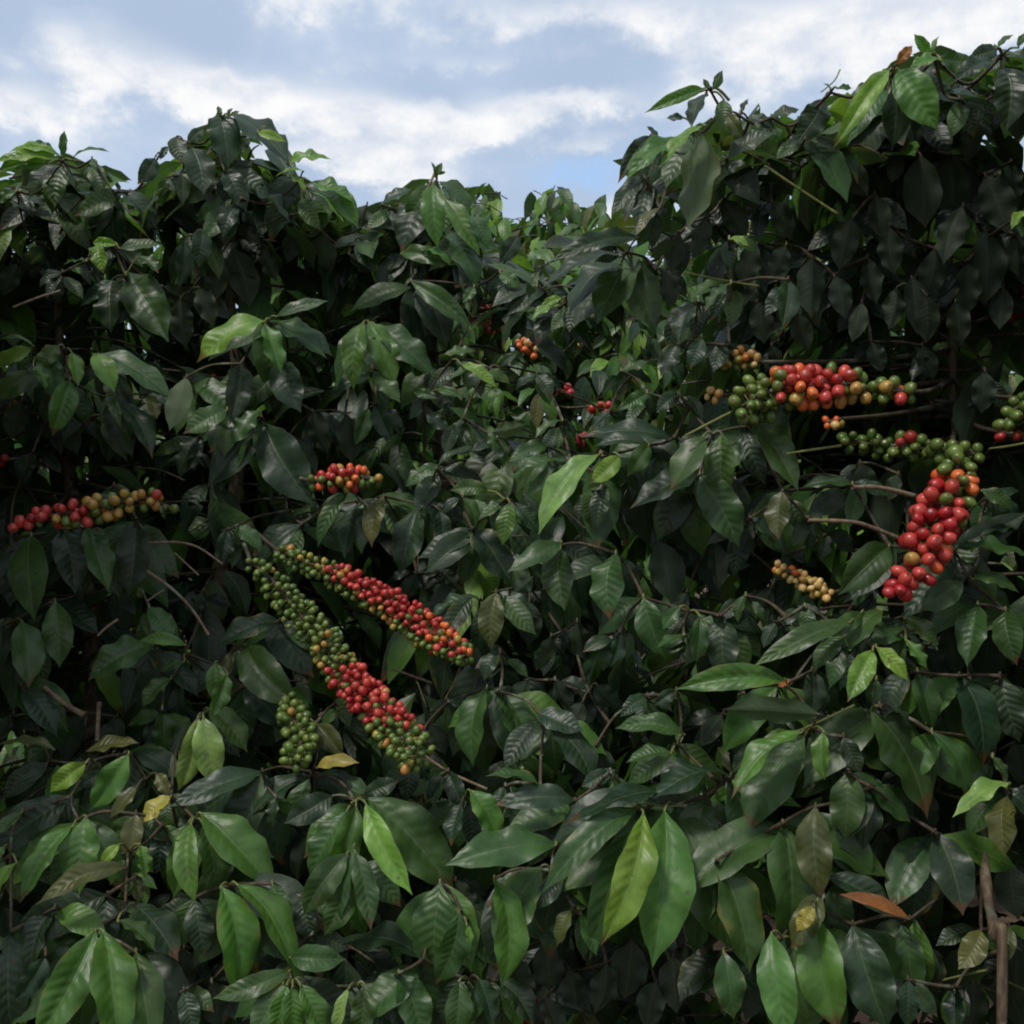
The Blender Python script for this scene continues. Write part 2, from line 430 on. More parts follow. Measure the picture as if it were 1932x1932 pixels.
 7: """930 55 785 205 115 m;880 225 880 455 195 m;1235 30 1150 265 175 g;1130 215 1332 445 175 m;1075 265 970 645 145 v;1105 265 1160 620 155 v;1320 100 1545 345 155 d;470 510 282 665 125 y;700 465 495 755 175 g;470 450 742 408 105 o;300 440 -20 425 85 o;240 560 80 625 135 d;
 850 570 915 690 155 o;745 640 605 805 125 o;930 695 768 840 160 Y;740 790 700 1025 155 o;1425 560 945 745 145 d;1685 585 1385 785 155 d;1810 690 1555 835 155 d;385 695 -20 970 230 d;400 850 125 1255 155 g;470 805 430 1215 195 g;650 955 555 1060 120 y;90 1055 -20 1275 95 y;
 690 1080 225 1275 115 o;760 955 782 1135 115 g;740 1130 752 1275 135 o;880 855 850 1105 115 d;1030 830 945 1225 200 g;1040 840 1062 1255 150 g;1100 840 1172 1245 145 m;1090 785 1485 1185 270 g;1200 1185 1268 1745 240 g;1290 1175 1582 1645 240 g;1050 1255 1105 1555 135 d;1480 1170 1582 1405 155 m;
 585 1230 90 1425 210 d;300 1300 185 1650 250 d;720 1275 955 1575 230 d;640 1370 835 1535 115 m;520 1425 200 2010 240 g;450 1490 430 2010 155 m;560 1425 640 2060 250 g;740 1540 830 2060 190 m;60 1430 60 1950 210 d;
 1540 1705 1385 2010 145 m;1560 1715 1485 2010 115 g;1590 1725 1600 2010 125 g;1630 1715 1765 2010 155 g;1650 1695 1905 1950 210 d;1570 1570 1865 1580 155 m;1580 1640 1175 1785 105 m;1935 745 1790 1185 180 g;1885 775 1695 1130 165 m;1900 1130 1768 1435 175 m;1890 1000 1660 1330 150 m;1720 540 1940 515 72 Y;
 120 100 300 360 140 d;60 260 -20 400 120 k;640 260 620 440 130 k;1400 260 1480 420 130 k;1680 900 1620 1140 140 k;560 560 420 640 90 d;120 780 -20 900 130 m;1320 1560 1420 1800 140 k;1000 1520 950 1780 170 k;1150 1700 1180 1950 160 k;960 1200 1010 1450 120 k;1640 1240 1700 1480 140 d;30 960 -20 1050 90 m;1720 300 1860 480 110 o;1500 700 1480 860 120 d;1700 1440 1900 1520 110 d;250 1560 80 1800 180 d;1000 1750 1050 1980 150 d;1830 180 1850 260 90 o""",
 8: """110 955 0 1435 110 m;115 995 195 1405 120 m;170 730 412 1205 150 y;180 705 628 1195 290 m;160 690 345 610 135 d;400 490 390 710 175 d;480 480 490 620 80 d;830 105 760 510 180 m;900 125 1005 520 230 m;1100 235 1345 335 135 d;1180 335 1395 620 220 d;1120 640 835 590 115 m;
 735 660 882 925 180 g;690 735 640 955 125 d;1205 960 635 1065 200 m;1310 720 890 745 135 d;870 1145 905 1705 200 g;1125 1075 908 1545 240 m;575 1165 540 1645 250 m;680 1320 555 1695 160 m;720 1390 735 1510 45 y;485 1580 -10 1525 200 d;
 80 1735 25 2010 75 v;165 1715 130 2010 130 m;350 1655 480 2010 310 m;680 1695 650 2010 190 m;870 1695 1070 1940 190 d;780 1680 860 1940 140 d;1650 755 1155 1200 160 m;1630 785 1400 1545 165 m;1680 785 1458 1470 210 y;1795 775 1732 1578 300 g;1290 1305 1215 1495 115 o;1855 680 1270 850 180 d;
 1905 360 1545 330 120 m;1830 460 1600 510 190 m;1340 1330 1420 1550 110 m;620 180 760 240 80 d;520 300 600 460 130 k;1050 700 1180 880 170 k;1000 880 1120 1000 130 k;1050 60 960 240 160 k;1200 60 1300 240 170 k;1420 80 1560 220 150 k;1500 560 1350 640 130 d;1420 420 1500 640 160 k;660 1150 760 1350 120 k;1150 1480 1200 1760 150 k;1620 1480 1580 1780 170 k;1480 1600 1420 1860 170 k;1280 1640 1320 1880 170 k;330 1180 300 1460 170 k;1840 1560 1860 1860 190 k;960 1560 1060 1800 150 k;1240 1120 1100 1300 130 d;620 560 700 760 110 d;930 640 900 780 120 d;250 1100 180 1350 150 k;1750 1700 1700 1950 180 k;1150 1780 1250 1990 150 k;1350 180 1260 340 130 k;1700 150 1560 260 120 d;1860 120 1740 200 90 d""",
 9: """640 65 65 112 160 g;600 100 660 60 50 b;825 250 315 225 160 p;725 345 365 690 180 g;740 365 445 875 230 m;845 345 850 595 175 g;1100 225 1390 785 340 m;780 10 780 255 260 d;1130 60 1108 205 52 m;1350 15 1432 315 210 m;1580 40 1702 505 270 d;1800 40 1905 385 230 d;1430 345 1605 690 125 m;
 1855 625 1560 800 140 v;1840 695 1830 1010 155 o;980 560 962 915 280 m;1100 640 1060 970 140 d;950 370 1042 565 135 d;200 695 172 1165 320 m;260 1040 432 1620 360 m;620 840 655 1490 360 m;800 750 832 1230 180 o;825 1215 675 1510 155 o;560 1435 640 2010 190 g;680 1490 720 1960 210 m;800 1340 920 1945 280 g;1000 1390 1185 1945 240 d;
 1310 1362 945 1235 70 b;860 1130 1210 1340 155 d;1450 890 1592 1320 260 d;1700 1420 1580 1625 190 o;1300 1690 1300 1945 220 d;1560 1730 1560 1960 180 d;300 1540 352 1890 210 m;340 585 -70 705 240 d;790 1290 700 1420 110 Y;
 1250 560 1330 700 140 k;1400 640 1420 900 170 k;1150 880 1120 1150 200 k;950 950 940 1160 160 k;1650 720 1690 1000 180 k;1850 1050 1900 1350 170 k;1250 1420 1200 1650 170 k;1850 1400 1800 1600 150 o;1900 1500 1900 1800 150 k;1050 1150 1080 1300 140 k;100 1500 60 1780 190 k;450 1650 420 1900 160 k;1400 1500 1460 1760 190 k;1650 1700 1640 1950 150 k;600 180 560 330 120 k;300 250 180 420 150 k;450 420 350 560 140 d;1880 400 1900 620 150 k;1500 420 1580 600 150 k;1760 480 1840 600 130 m;1200 200 1300 330 120 d""",
}

# ------------------------------------------------------------------ trees of the front row
GX0 = 1932


def reg(r, x, y):
    ox, oy = REG[r]
    return ((ox + x * 1000 / 1932) * 1932 / 2880, (oy + y * 1000 / 1932) * 1932 / 2880)


SKY = [(-400, 330), (0, 310), (60, 275), (125, 275), (140, 310), (190, 300), (230, 325), (300, 335), (330, 275), (390, 250), (420, 212), (460, 240), (530, 300), (545, 325), (610, 345), (660, 385), (700, 400),
       (725, 370), (790, 360), (820, 335), (860, 350), (900, 420), (940, 460), (1020, 485), (1100, 450), (1160, 440), (1172, 340), (1210, 260), (1290, 245), (1400, 215), (1500, 220), (1580, 195), (1640, 150), (1740, 95), (1800, 115), (1850, 95), (1932, 80), (2400, 60)]
SKYB = [(-400, 350), (0, 330), (300, 345), (560, 330), (660, 395), (700, 410), (830, 400), (862, 330), (925, 326), (934, 360), (975, 340), (1000, 322), (1060, 328), (1115, 342), (1148, 375), (1158, 430), (1250, 460), (1300, 400), (1932, 330), (2400, 300)]


def above(skyline, px, py, margin):
    return py < ramp([a for a, b in skyline], [b for a, b in skyline], px) + margin


class Tree:
    pass


TREES = {}


def new_tree(key, trunk_px, depth, r0, r1, label, row):
    t = Tree()
    pts = [at(x, y, d) for (x, y, d) in trunk_px]
    a, b = pts[0], pts[1]
    dirn = (a - b)
    k = (a.z + .05) / max(.05, -dirn.z)
    foot = a + V((dirn.x * k * .3, dirn.y * k * .1, -(a.z + .05)))
    pts = [foot] + pts
    t.path = curve_pts(pts, 14)
    base = V((foot.x, foot.y, 0))
    e = bpy.data.objects.new('coffee_tree', None)
    e.empty_display_size = .2
    COL.objects.link(e)
    e.location = base
    e['label'] = label
    e['category'] = 'coffee tree'
    e['group'] = row
    t.e, t.base, t.r0, t.r1 = e, base, r0, r1
    mb = MB()
    mb.tube(t.path, r0, r1, 0, 12, .22)
    mb.build('trunk', [BARK], e, base)
    t.top = t.path[-1].z
    t.key = key
    TREES[key] = t
    return t


def trunk_at(t, z):
    best = min(t.path, key=lambda p: abs(p.z - z))
    return best.copy()


ROW = 'coffee trees of the front row'
new_tree('A', [(190, 1700, 1.86), (180, 1400, 1.84), (176, 1250, 1.84), (140, 960, 1.86), (130, 900, 1.88), (110, 600, 1.95), (100, 330, 1.95)], 1.8, .024, .006,
         'coffee tree at the left with red and yellowing cherries on one level branch', ROW)
new_tree('B', [(395, 1500, 1.82), (402, 1190, 1.82), (416, 1070, 1.84), (440, 960, 1.88), (452, 800, 1.90), (430, 500, 1.9), (422, 260, 1.84)], 1.8, .022, .005,
         'coffee tree with a pointed top and long sloping branches of green and red cherries', ROW)
new_tree('C', [(860, 1500, 2.0), (850, 1100, 2.05), (830, 800, 2.05), (815, 550, 2.0), (818, 345, 1.88)], 1.9, .02, .004,
         'lower coffee tree in the middle with a thin young shoot rising above its top leaves', ROW)
new_tree('E', [(1890, 1932, 1.10), (1876, 1760, 1.12), (1858, 1640, 1.18), (1835, 1300, 1.42), (1808, 900, 1.52), (1797, 700, 1.52), (1785, 400, 1.50), (1760, 130, 1.40)], 1.4, .0052, .0062,
         'tallest coffee tree at the right with bright red clusters and a bare brown stem', ROW)


def tree_of(px, py):
    if px < 320:
        return TREES['A']
    if px < 715:
        return TREES['B']
    if px < (985 if py < 1000 else 930):
        return TREES['C']
    return TREES['E']


# leaf sprays: leaves whose stalks meet belong to one branch end
allv = []
for r, txt in LEAVES.items():
    for item in txt.replace('\n', ' ').split(';'):
        p = item.split()
        bx, by, tx, ty, w = map(float, p[:5])
        b = reg(r, bx, by)
        t = reg(r, tx, ty)
        allv.append((b, t, w / 1.932 * 1932 / 2880, p[5]))
groups = []
for L in allv:
    tr = tree_of(*L[0])
    for g in groups:
        if g['t'] is tr and (V(g['c']) - V(L[0])).length < 48 and abs((L[3] == 'k') - g['k']) < 1:
            g['L'].append(L)
            n = len(g['L'])
            g['c'] = ((g['c'][0] * (n - 1) + L[0][0]) / n, (g['c'][1] * (n - 1) + L[0][1]) / n)
            break
    else:
        groups.append({'t': tr, 'c': L[0], 'L': [L], 'k': L[3] == 'k'})

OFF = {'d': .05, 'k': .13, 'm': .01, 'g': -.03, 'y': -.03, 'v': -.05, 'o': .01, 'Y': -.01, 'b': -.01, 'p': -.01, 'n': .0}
seed = 100
for g in groups:
    cx, cy = g['c']
    g['d'] = d0(cx, cy) + rnd.uniform(-.02, .03) + (.14 if g['k'] else .03)
    g['p'] = at(cx, cy, g['d'])
    g['r'] = (g['p'] - trunk_at(g['t'], g['p'].z)).length
groups.sort(key=lambda g: g['r'])
NODES = {k: [] for k in TREES}
for g in groups:
    t = g['t']
    mb = MB()
    c3 = g['p']
    cx, cy = g['c']
    # the twig leaves the trunk or the nearest twig that is already there
    tp = trunk_at(t, min(max(c3.z + .05, .4), t.top - .02))
    best = (tp - c3).length
    for q in NODES[t.key]:
        dd = (q - c3).length * 1.15 + .03
        if dd < best:
            best, tp = dd, q
    back = (c3 - CAM).normalized()
    ln = (tp - c3).length
    mid = (tp + c3) / 2 + back * min(.17, .45 * ln) + V((rnd.uniform(-.1, .1), 0, rnd.uniform(-.06, .10))) * ln
    if above(SKY, cx, cy, 130):
        mid = mid + V((0, 0, -.28 * ln))
    pts = curve_pts([tp, mid, c3], 7)
    mb.tube(pts, .0026, .0017, 1, 5, .1)
    NODES[t.key] += [c3, pts[9]]
    # more leaves of the same fan, hanging a little behind the measured ones
    Ls = sorted(math.hypot(b[0] - q[0], b[1] - q[1]) for (b, q, w_, kd_) in g['L'])
    Lm = max(55, Ls[len(Ls) // 2])
    for _ in range(3 if g['k'] else 4):
        an = rnd.uniform(-1.25, 1.25)
        q0 = (cx + rnd.uniform(-16, 16), cy + rnd.uniform(-4, 16))
        ln2 = Lm * rnd.uniform(.8, 1.1)
        q1 = (q0[0] + math.sin(an) * ln2, q0[1] + math.cos(an) * ln2)
        if above(SKY, *q0, 6) or above(SKY, *q1, 10):
            continue
        if abs(q1[0] - 1875) < 30 and q1[1] > 1600:
            continue
        dk = g['d'] + rnd.uniform(.03, .09)
        B = at(*q0, dk)
        T = at(*q1, dk - ln2 * dk / F * rnd.uniform(-.1, .4))
        N = (CAM - B).normalized() * .7 + V((rnd.uniform(-.4, .4), 0, .65))
        seed += 1
        k2 = 'k' if g['k'] else rnd.choice('ddddmmm' if cy < 1250 else 'ddmmmg')
        mb.leaf(B, T, (T - B).length * rnd.uniform(.40, .50), N, jit(TINT[k2], .18), arch=rnd.uniform(.05, .15), fold=rnd.uniform(.2, .6), wave=rnd.uniform(.03, .1), nu=3, nv=14, seed=seed)
        mb.tube([c3, (c3 + B) / 2, B], .0016, .0011, 1, 5)
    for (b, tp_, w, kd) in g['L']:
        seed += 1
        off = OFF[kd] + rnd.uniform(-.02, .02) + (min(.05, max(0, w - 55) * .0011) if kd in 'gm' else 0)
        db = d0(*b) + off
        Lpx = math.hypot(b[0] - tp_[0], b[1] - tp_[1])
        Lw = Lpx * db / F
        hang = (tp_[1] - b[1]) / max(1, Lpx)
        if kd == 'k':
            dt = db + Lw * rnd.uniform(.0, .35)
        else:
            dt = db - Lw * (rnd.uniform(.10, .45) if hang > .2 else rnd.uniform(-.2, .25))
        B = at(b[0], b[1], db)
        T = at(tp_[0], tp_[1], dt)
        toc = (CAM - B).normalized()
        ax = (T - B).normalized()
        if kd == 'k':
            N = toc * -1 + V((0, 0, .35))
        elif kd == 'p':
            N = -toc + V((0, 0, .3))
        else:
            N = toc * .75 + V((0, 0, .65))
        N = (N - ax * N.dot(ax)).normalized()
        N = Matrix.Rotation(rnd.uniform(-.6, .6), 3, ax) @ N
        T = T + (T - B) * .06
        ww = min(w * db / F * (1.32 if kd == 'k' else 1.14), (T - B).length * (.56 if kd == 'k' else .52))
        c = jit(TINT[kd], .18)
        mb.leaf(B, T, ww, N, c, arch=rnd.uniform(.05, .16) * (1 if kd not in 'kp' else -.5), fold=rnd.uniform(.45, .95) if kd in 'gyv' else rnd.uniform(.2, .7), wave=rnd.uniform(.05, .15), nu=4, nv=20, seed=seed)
        q = (c3 + B) / 2 + V((0, 0, .004))
        mb.tube(curve_pts([c3, q, B, B + ax * Lw * .05], 3), .0017, .0011, 2 if kd in 'gyvm' else 1, 5)
    mb.build('leafy_branch', [LEAF, TWIG, TWIGG], t.e, t.base)

# ------------------------------------------------------------------ crowns
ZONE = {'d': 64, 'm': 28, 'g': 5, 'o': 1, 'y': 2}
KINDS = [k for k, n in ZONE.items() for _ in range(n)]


def crown(t, n_tiers, z0, rad, skyline, hero, nodes=.062, llen=(.085, .13), gaps=(), kinds=KINDS, lod=(2, 7), bare=.35):
    """tiers of paired side branches with hanging leaves in opposite pairs"""
    mb = MB()
    ztop = t.top
    cnt = 0
    global seed
    for i in range(n_tiers):
        z = z0 + (ztop - z0) * (i + rnd.random() * .6) / n_tiers
        hfrac = (z - z0) / (ztop - z0)
        R_ = rad * ramp([0, .3, .7, .92, 1], [.85, 1, .85, .5, .15], hfrac)
        az0 = rnd.uniform(0, 2 * math.pi)
        for kk in range(3):
            az = az0 + kk * 2.1 + rnd.uniform(-.4, .4)
            ln = R_ * rnd.uniform(.75, 1.15)
            o = trunk_at(t, z)
            dr = V((math.cos(az), math.sin(az), 0))
            rise = rnd.uniform(.05, .35) + .3 * max(0, hfrac - .75)
            pts = []
            m = max(3, int(ln / nodes))
            for j in range(m + 1):
                s = j / m
                pts.append(o + dr * ln * s + V((0, 0, ln * (rise * s - (.28 + rise * .5) * s * s))))
            ok = True
            for p in pts:
                q = proj(p)
                if q and -60 < q[0] < 1992 and (above(skyline, q[0], q[1], 24) or (hero and q[2] < d0(q[0], q[1]) + .20)):
                    ok = False
            keep = pts
            if not ok:
                keep = []
                for p in pts:
                    q = proj(p)
                    if q and -60 < q[0] < 1992 and (above(skyline, q[0], q[1], 24) or (hero and q[2] < d0(q[0], q[1]) + .20)):
                        break
                    keep.append(p)
            if len(keep) >= 2:
                mb.tube(keep, .0034, .0016, 1, 4)
            for j, p in enumerate(pts):
                s = j / m
                if s < bare:
                    continue
                sidev = dr.cross(V((0, 0, 1)))
                for sg in (-1, 1, 0):
                    if sg == 0 and j != m:
                        continue
                    L = rnd.uniform(*llen) * (1.0 if sg else .7)
                    dirn = (dr * rnd.uniform(.2, .8) + sidev * sg * rnd.uniform(.5, 1) + V((0, 0, -rnd.uniform(.3, 1.9)))).normalized()
                    B = p + dirn * .012
                    T = B + dirn * L
                    bad = False
                    for pnt in (B, (B + T) / 2, T):
                        q = proj(pnt)
                        if q is None or q[2] < .45:
                            bad = True
                            break
                        if -80 < q[0] < 2012:
                            if above(skyline, q[0], q[1], 16):
                                bad = True
                                break
                            if hero and q[2] < d0(q[0], q[1]) + .19:
                                bad = True
                                break
                            for (gx, gy, rx, ry) in gaps:
                                if ((q[0] - gx) / rx) ** 2 + ((q[1] - gy) / ry) ** 2 < 1:
                                    bad = True
                    if bad:
                        continue
                    seed += 1
                    N = V((rnd.uniform(-.35, .35), rnd.uniform(-.35, .35), .8)) + dr * .5
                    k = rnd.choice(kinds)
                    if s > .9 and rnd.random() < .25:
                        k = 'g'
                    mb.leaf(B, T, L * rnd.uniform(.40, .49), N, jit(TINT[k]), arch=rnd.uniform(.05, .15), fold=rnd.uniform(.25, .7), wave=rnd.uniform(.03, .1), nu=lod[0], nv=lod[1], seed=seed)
                    cnt += 1
    o = mb.build('crown', [LEAF, TWIG, TWIGG], t.e, t.base)
    return cnt


GAP = [(1085, 620, 250, 140), (1120, 760, 180, 75), (1875, 1790, 16, 170), (1800, 760, 14, 50), (178, 1330, 18, 70)]
n = 0
n += crown(TREES['A'], 40, .35, .55, SKY, True, gaps=GAP)
n += crown(TREES['B'], 40, .35, .55, SKY, True, gaps=GAP)
n += crown(TREES['C'], 38, .35, .50, SKY, True, gaps=GAP)
n += crown(TREES['E'], 46, .35, .62, SKY, True, gaps=GAP)



def fill(keys, count, box, skyline, deep, llen, kinds, lod, gaps=(), rim=None, name='inner_foliage'):
    """short shoots of four to six leaves through the depth of the row, each given to the nearest tree"""
    global seed
    mbs = {k: MB() for k in keys}
    done = tries = 0

    def bad(p):
        q = proj(p)
        if q is None or q[2] < .5:
            return True
        if -150 < q[0] < 2080:
            if above(skyline, q[0], q[1], 7 if rim else 16):
                return True
            if deep and not d0(q[0], q[1]) + deep[0] < q[2]:
                return True
            for (gx, gy, rx, ry) in gaps:
                if ((q[0] - gx) / rx) ** 2 + ((q[1] - gy) / ry) ** 2 < 1:
                    return True
        return False
    while done < count and tries < count * 60:
        tries += 1
        p = V([rnd.uniform(*b) for b in box])
        q = proj(p)
        if q is None or bad(p):
            continue
        if deep and q[2] > d0(q[0], q[1]) + deep[1]:
            continue
        if not deep and above(skyline, q[0], q[1], 20):
            continue
        if rim and not above(skyline, q[0], q[1], rim):
            continue
        k = min(keys, key=lambda k: (trunk_at(TREES[k], p.z) - p).to_2d().length)
        tk = trunk_at(TREES[k], p.z)
        if p.z > TREES[k].top + (.4 if not deep else .1 if rim else .02) or (p - tk).to_2d().length > .85:
            continue
        done += 1
        mb = mbs[k]
        dr = (p - tk)
        dr.z = 0
        dr = (dr.normalized() + V((rnd.uniform(-.9, .9), rnd.uniform(-.9, .9), rnd.uniform(-.3, .5)))).normalized()
        sd = dr.cross(V((0, 0, 1))).normalized()
        base = p - dr * .09
        if not bad(base):
            mb.tube(curve_pts([base, (p + base) / 2 + V((0, 0, .008)), p], 3), .0022, .0014, 1, 4)
        young = rnd.random() < .10
        for j in range(rnd.choice((4, 5, 6))):
            sg = (-1, 1)[j % 2]
            B = p - dr * (.05 * (j // 2))
            dn = (dr * rnd.uniform(.1, .8) + sd * sg * rnd.uniform(.3, 1) + V((0, 0, -rnd.uniform(.5, 2.3) if not rim else rnd.uniform(-1.1, .3)))).normalized()
            L = rnd.uniform(*llen)
            B = B + dn * .01
            T = B + dn * L
            if bad(T) or bad((B + T) / 2):
                continue
            seed += 1
            Nn = V((rnd.uniform(-.4, .4), rnd.uniform(-.4, .4), .8)) + dr * .5
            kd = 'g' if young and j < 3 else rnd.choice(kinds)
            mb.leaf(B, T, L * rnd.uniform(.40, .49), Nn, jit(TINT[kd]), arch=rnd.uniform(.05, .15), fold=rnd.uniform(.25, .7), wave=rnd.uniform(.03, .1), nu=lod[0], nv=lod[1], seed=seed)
    for k in keys:
        mbs[k].build(name, [LEAF, TWIG, TWIGG], TREES[k].e, TREES[k].base)
    return done


print('front fill', fill(['A', 'B', 'C', 'E'], 1450, [(-1.7, 1.7), (.95, 2.5), (.15, 2.7)], SKY, (.19, .70), (.10, .155), KINDS, (2, 7), GAP))
print('rim', fill(['A', 'B', 'C', 'E'], 560, [(-1.4, 1.4), (1.1, 2.2), (1.8, 2.7)], SKY, (.05, .5), (.08, .125), KINDS, (2, 8), (), 110, 'top_foliage'))

# ------------------------------------------------------------------ branches seen bare
BR = [('B', 4, '1210 1250 1080 1160 960 1130 810 1135', 14), ('B', 4, '1080 1310 1010 1245 950 1190', 11), ('B', 4, '1135 1635 1040 1490 930 1380 800 1288', 17), ('A', 4, '530 1640 570 1600 640 1550', 14), ('A', 4, '800 1450 850 1415 890 1390', 10),
      ('A', 7, '240 100 350 190 460 255', 28), ('A', 7, '528 400 533 280 540 190', 26), ('E', 6, '1000 830 1160 835 1340 880', 28), ('E', 6, '760 1010 1000 1020 1130 1060 1250 1110', 25), ('E', 6, '640 650 780 628 940 605', 14),
      ('E', 6, '1740 622 1830 612 1950 590', 13), ('E', 6, '90 552 230 480 360 415', 16), ('E', 3, '520 900 700 1020 920 1165', 15), ('E', 3, '90 1480 280 1520 490 1555', 12), ('A', 1, '70 1670 200 1620 330 1580', 14),
      ('B', 8, '455 445 620 560 830 655', 14), ('B', 8, '310 0 420 40 530 80', 14), ('E', 8, '1920 742 1780 745 1600 720', 16), ('E', 9, '1495 1692 1610 1665 1735 1638', 14), ('E', 9, '1815 1690 1870 1715 1935 1745', 10), ('C', 2, '480 1065 520 1000 550 930', 14), ('E', 3, '170 500 260 480 330 545', 14), ('E', 3, '830 500 900 440 932 380', 8), ('E', 9, '690 345 850 275 1010 200', 14)]
for key, r, txt, w in BR:
    c = list(map(float, txt.split()))
    t = TREES[key]
    P = [reg(r, c[i], c[i + 1]) for i in range(0, len(c), 2)]
    pts = []
    for i, p in enumerate(P):
        pts.append(at(p[0], p[1], d0(*p) + (-.02 if r in (4, 6) else .03) + .012 * i))
    mb = MB()
    rr = w * .3471 * pts[0].y / F * .55
    mb.tube(curve_pts(pts, 6), rr * .7, rr, 0, 8, .2)
    mb.build('branch', [TWIGG if w < 17 and key == 'E' else BRANCH], t.e, t.base)


# ------------------------------------------------------------------ the row behind
ROWB = 'coffee trees of the row behind'
BKIND = ['d'] * 10 + ['m'] * 34 + ['g'] * 34 + ['y'] * 14 + ['o'] * 8  # lighter, yellower leaf mix puts sunlight into this row's colour
for key, px, dd, ytop, lab in [('P', -60, 3.9, 310, 'far coffee tree at the left edge, seen only through gaps under the sunlit leaves'),
                               ('Q', 470, 3.8, 330, 'coffee tree hidden behind the pointed tree, glimpsed through its leaves'),
                               ('S', 1040, 3.7, 335, 'small far coffee tree against the sky in the dip between the front trees'),
                               ('T', 1500, 3.8, 330, 'far coffee tree glimpsed beneath the tall right tree, left of its stem'),
                               ('U', 2010, 3.9, 300, 'far coffee tree behind the stem of the tall right tree, at the edge')]:
    new_tree(key, [(px + rnd.uniform(-20, 20), 1150, dd), (px, 800, dd), (px + rnd.uniform(-20, 20), 600, dd), (px, ytop + 75, dd)], dd, .026, .006, lab, ROWB)
    n += crown(TREES[key], 34, .3, .85 if key != 'S' else .75, SKYB, False, nodes=.075, llen=(.09, .15), kinds=BKIND, lod=(2, 6), bare=.25)
print('crown leaves', n, 'back fill', fill(['P', 'Q', 'S', 'T', 'U'], 2700, [(-2.8, 2.8), (3.1, 4.6), (.2, 2.9)], SKYB, None, (.08, .135), BKIND, (2, 6)))

print('gap', fill(['Q', 'S', 'T'], 1500, [(-.9, 1.9), (3.3, 4.6), (1.2, 2.5)], SKYB, None, (.06, .105), BKIND, (2, 6)))

# ------------------------------------------------------------------ cherries
def cherry_mesh(k):
    """slightly oblong berry with a sunken navel at one end"""
    vs, fs, nav = [], [], []
    nu_, nv_ = 14, 10
    for j in range(nv_ + 1):
        a = math.pi * j / nv_
        r = math.sin(a)
        z = -math.cos(a) * 1.12
        if j == nv_:
            z -= .12
        elif j == nv_ - 1:
            z -= .01
        for i in range(nu_):
            b = 2 * math.pi * i / nu_
            sq = 1 + .03 * math.cos(2 * b)
            rad = r * sq if 0 < j < nv_ else (.001 if j == 0 else .06)
            vs.append((math.cos(b) * rad, math.sin(b) * rad * .96, z))
            nav.append(1.0 if j >= nv_ else (.9 if j == nv_ - 1 else 0))
    for j in range(nv_):
        for i in range(nu_):
            i2 = (i + 1) % nu_
            fs.append((j * nu_ + i, j * nu_ + i2, (j + 1) * nu_ + i2, (j + 1) * nu_ + i))
    fs.append(tuple(reversed(range(nu_))))
    fs.append(tuple(nv_ * nu_ + i for i in range(nu_)))
    return vs, fs, nav


CV, CF, CN = cherry_mesh(0)
CMESH = {}
for k, m in CH.items():
    me = bpy.data.meshes.new('cherry')
    me.from_pydata(CV, [], CF)
    me.polygons.foreach_set('use_smooth', [True] * len(CF))
    at_ = me.attributes.new('navel', 'FLOAT', 'POINT')
    at_.data.foreach_set('value', CN)
    me.materials.append(m)
    CMESH[k] = me

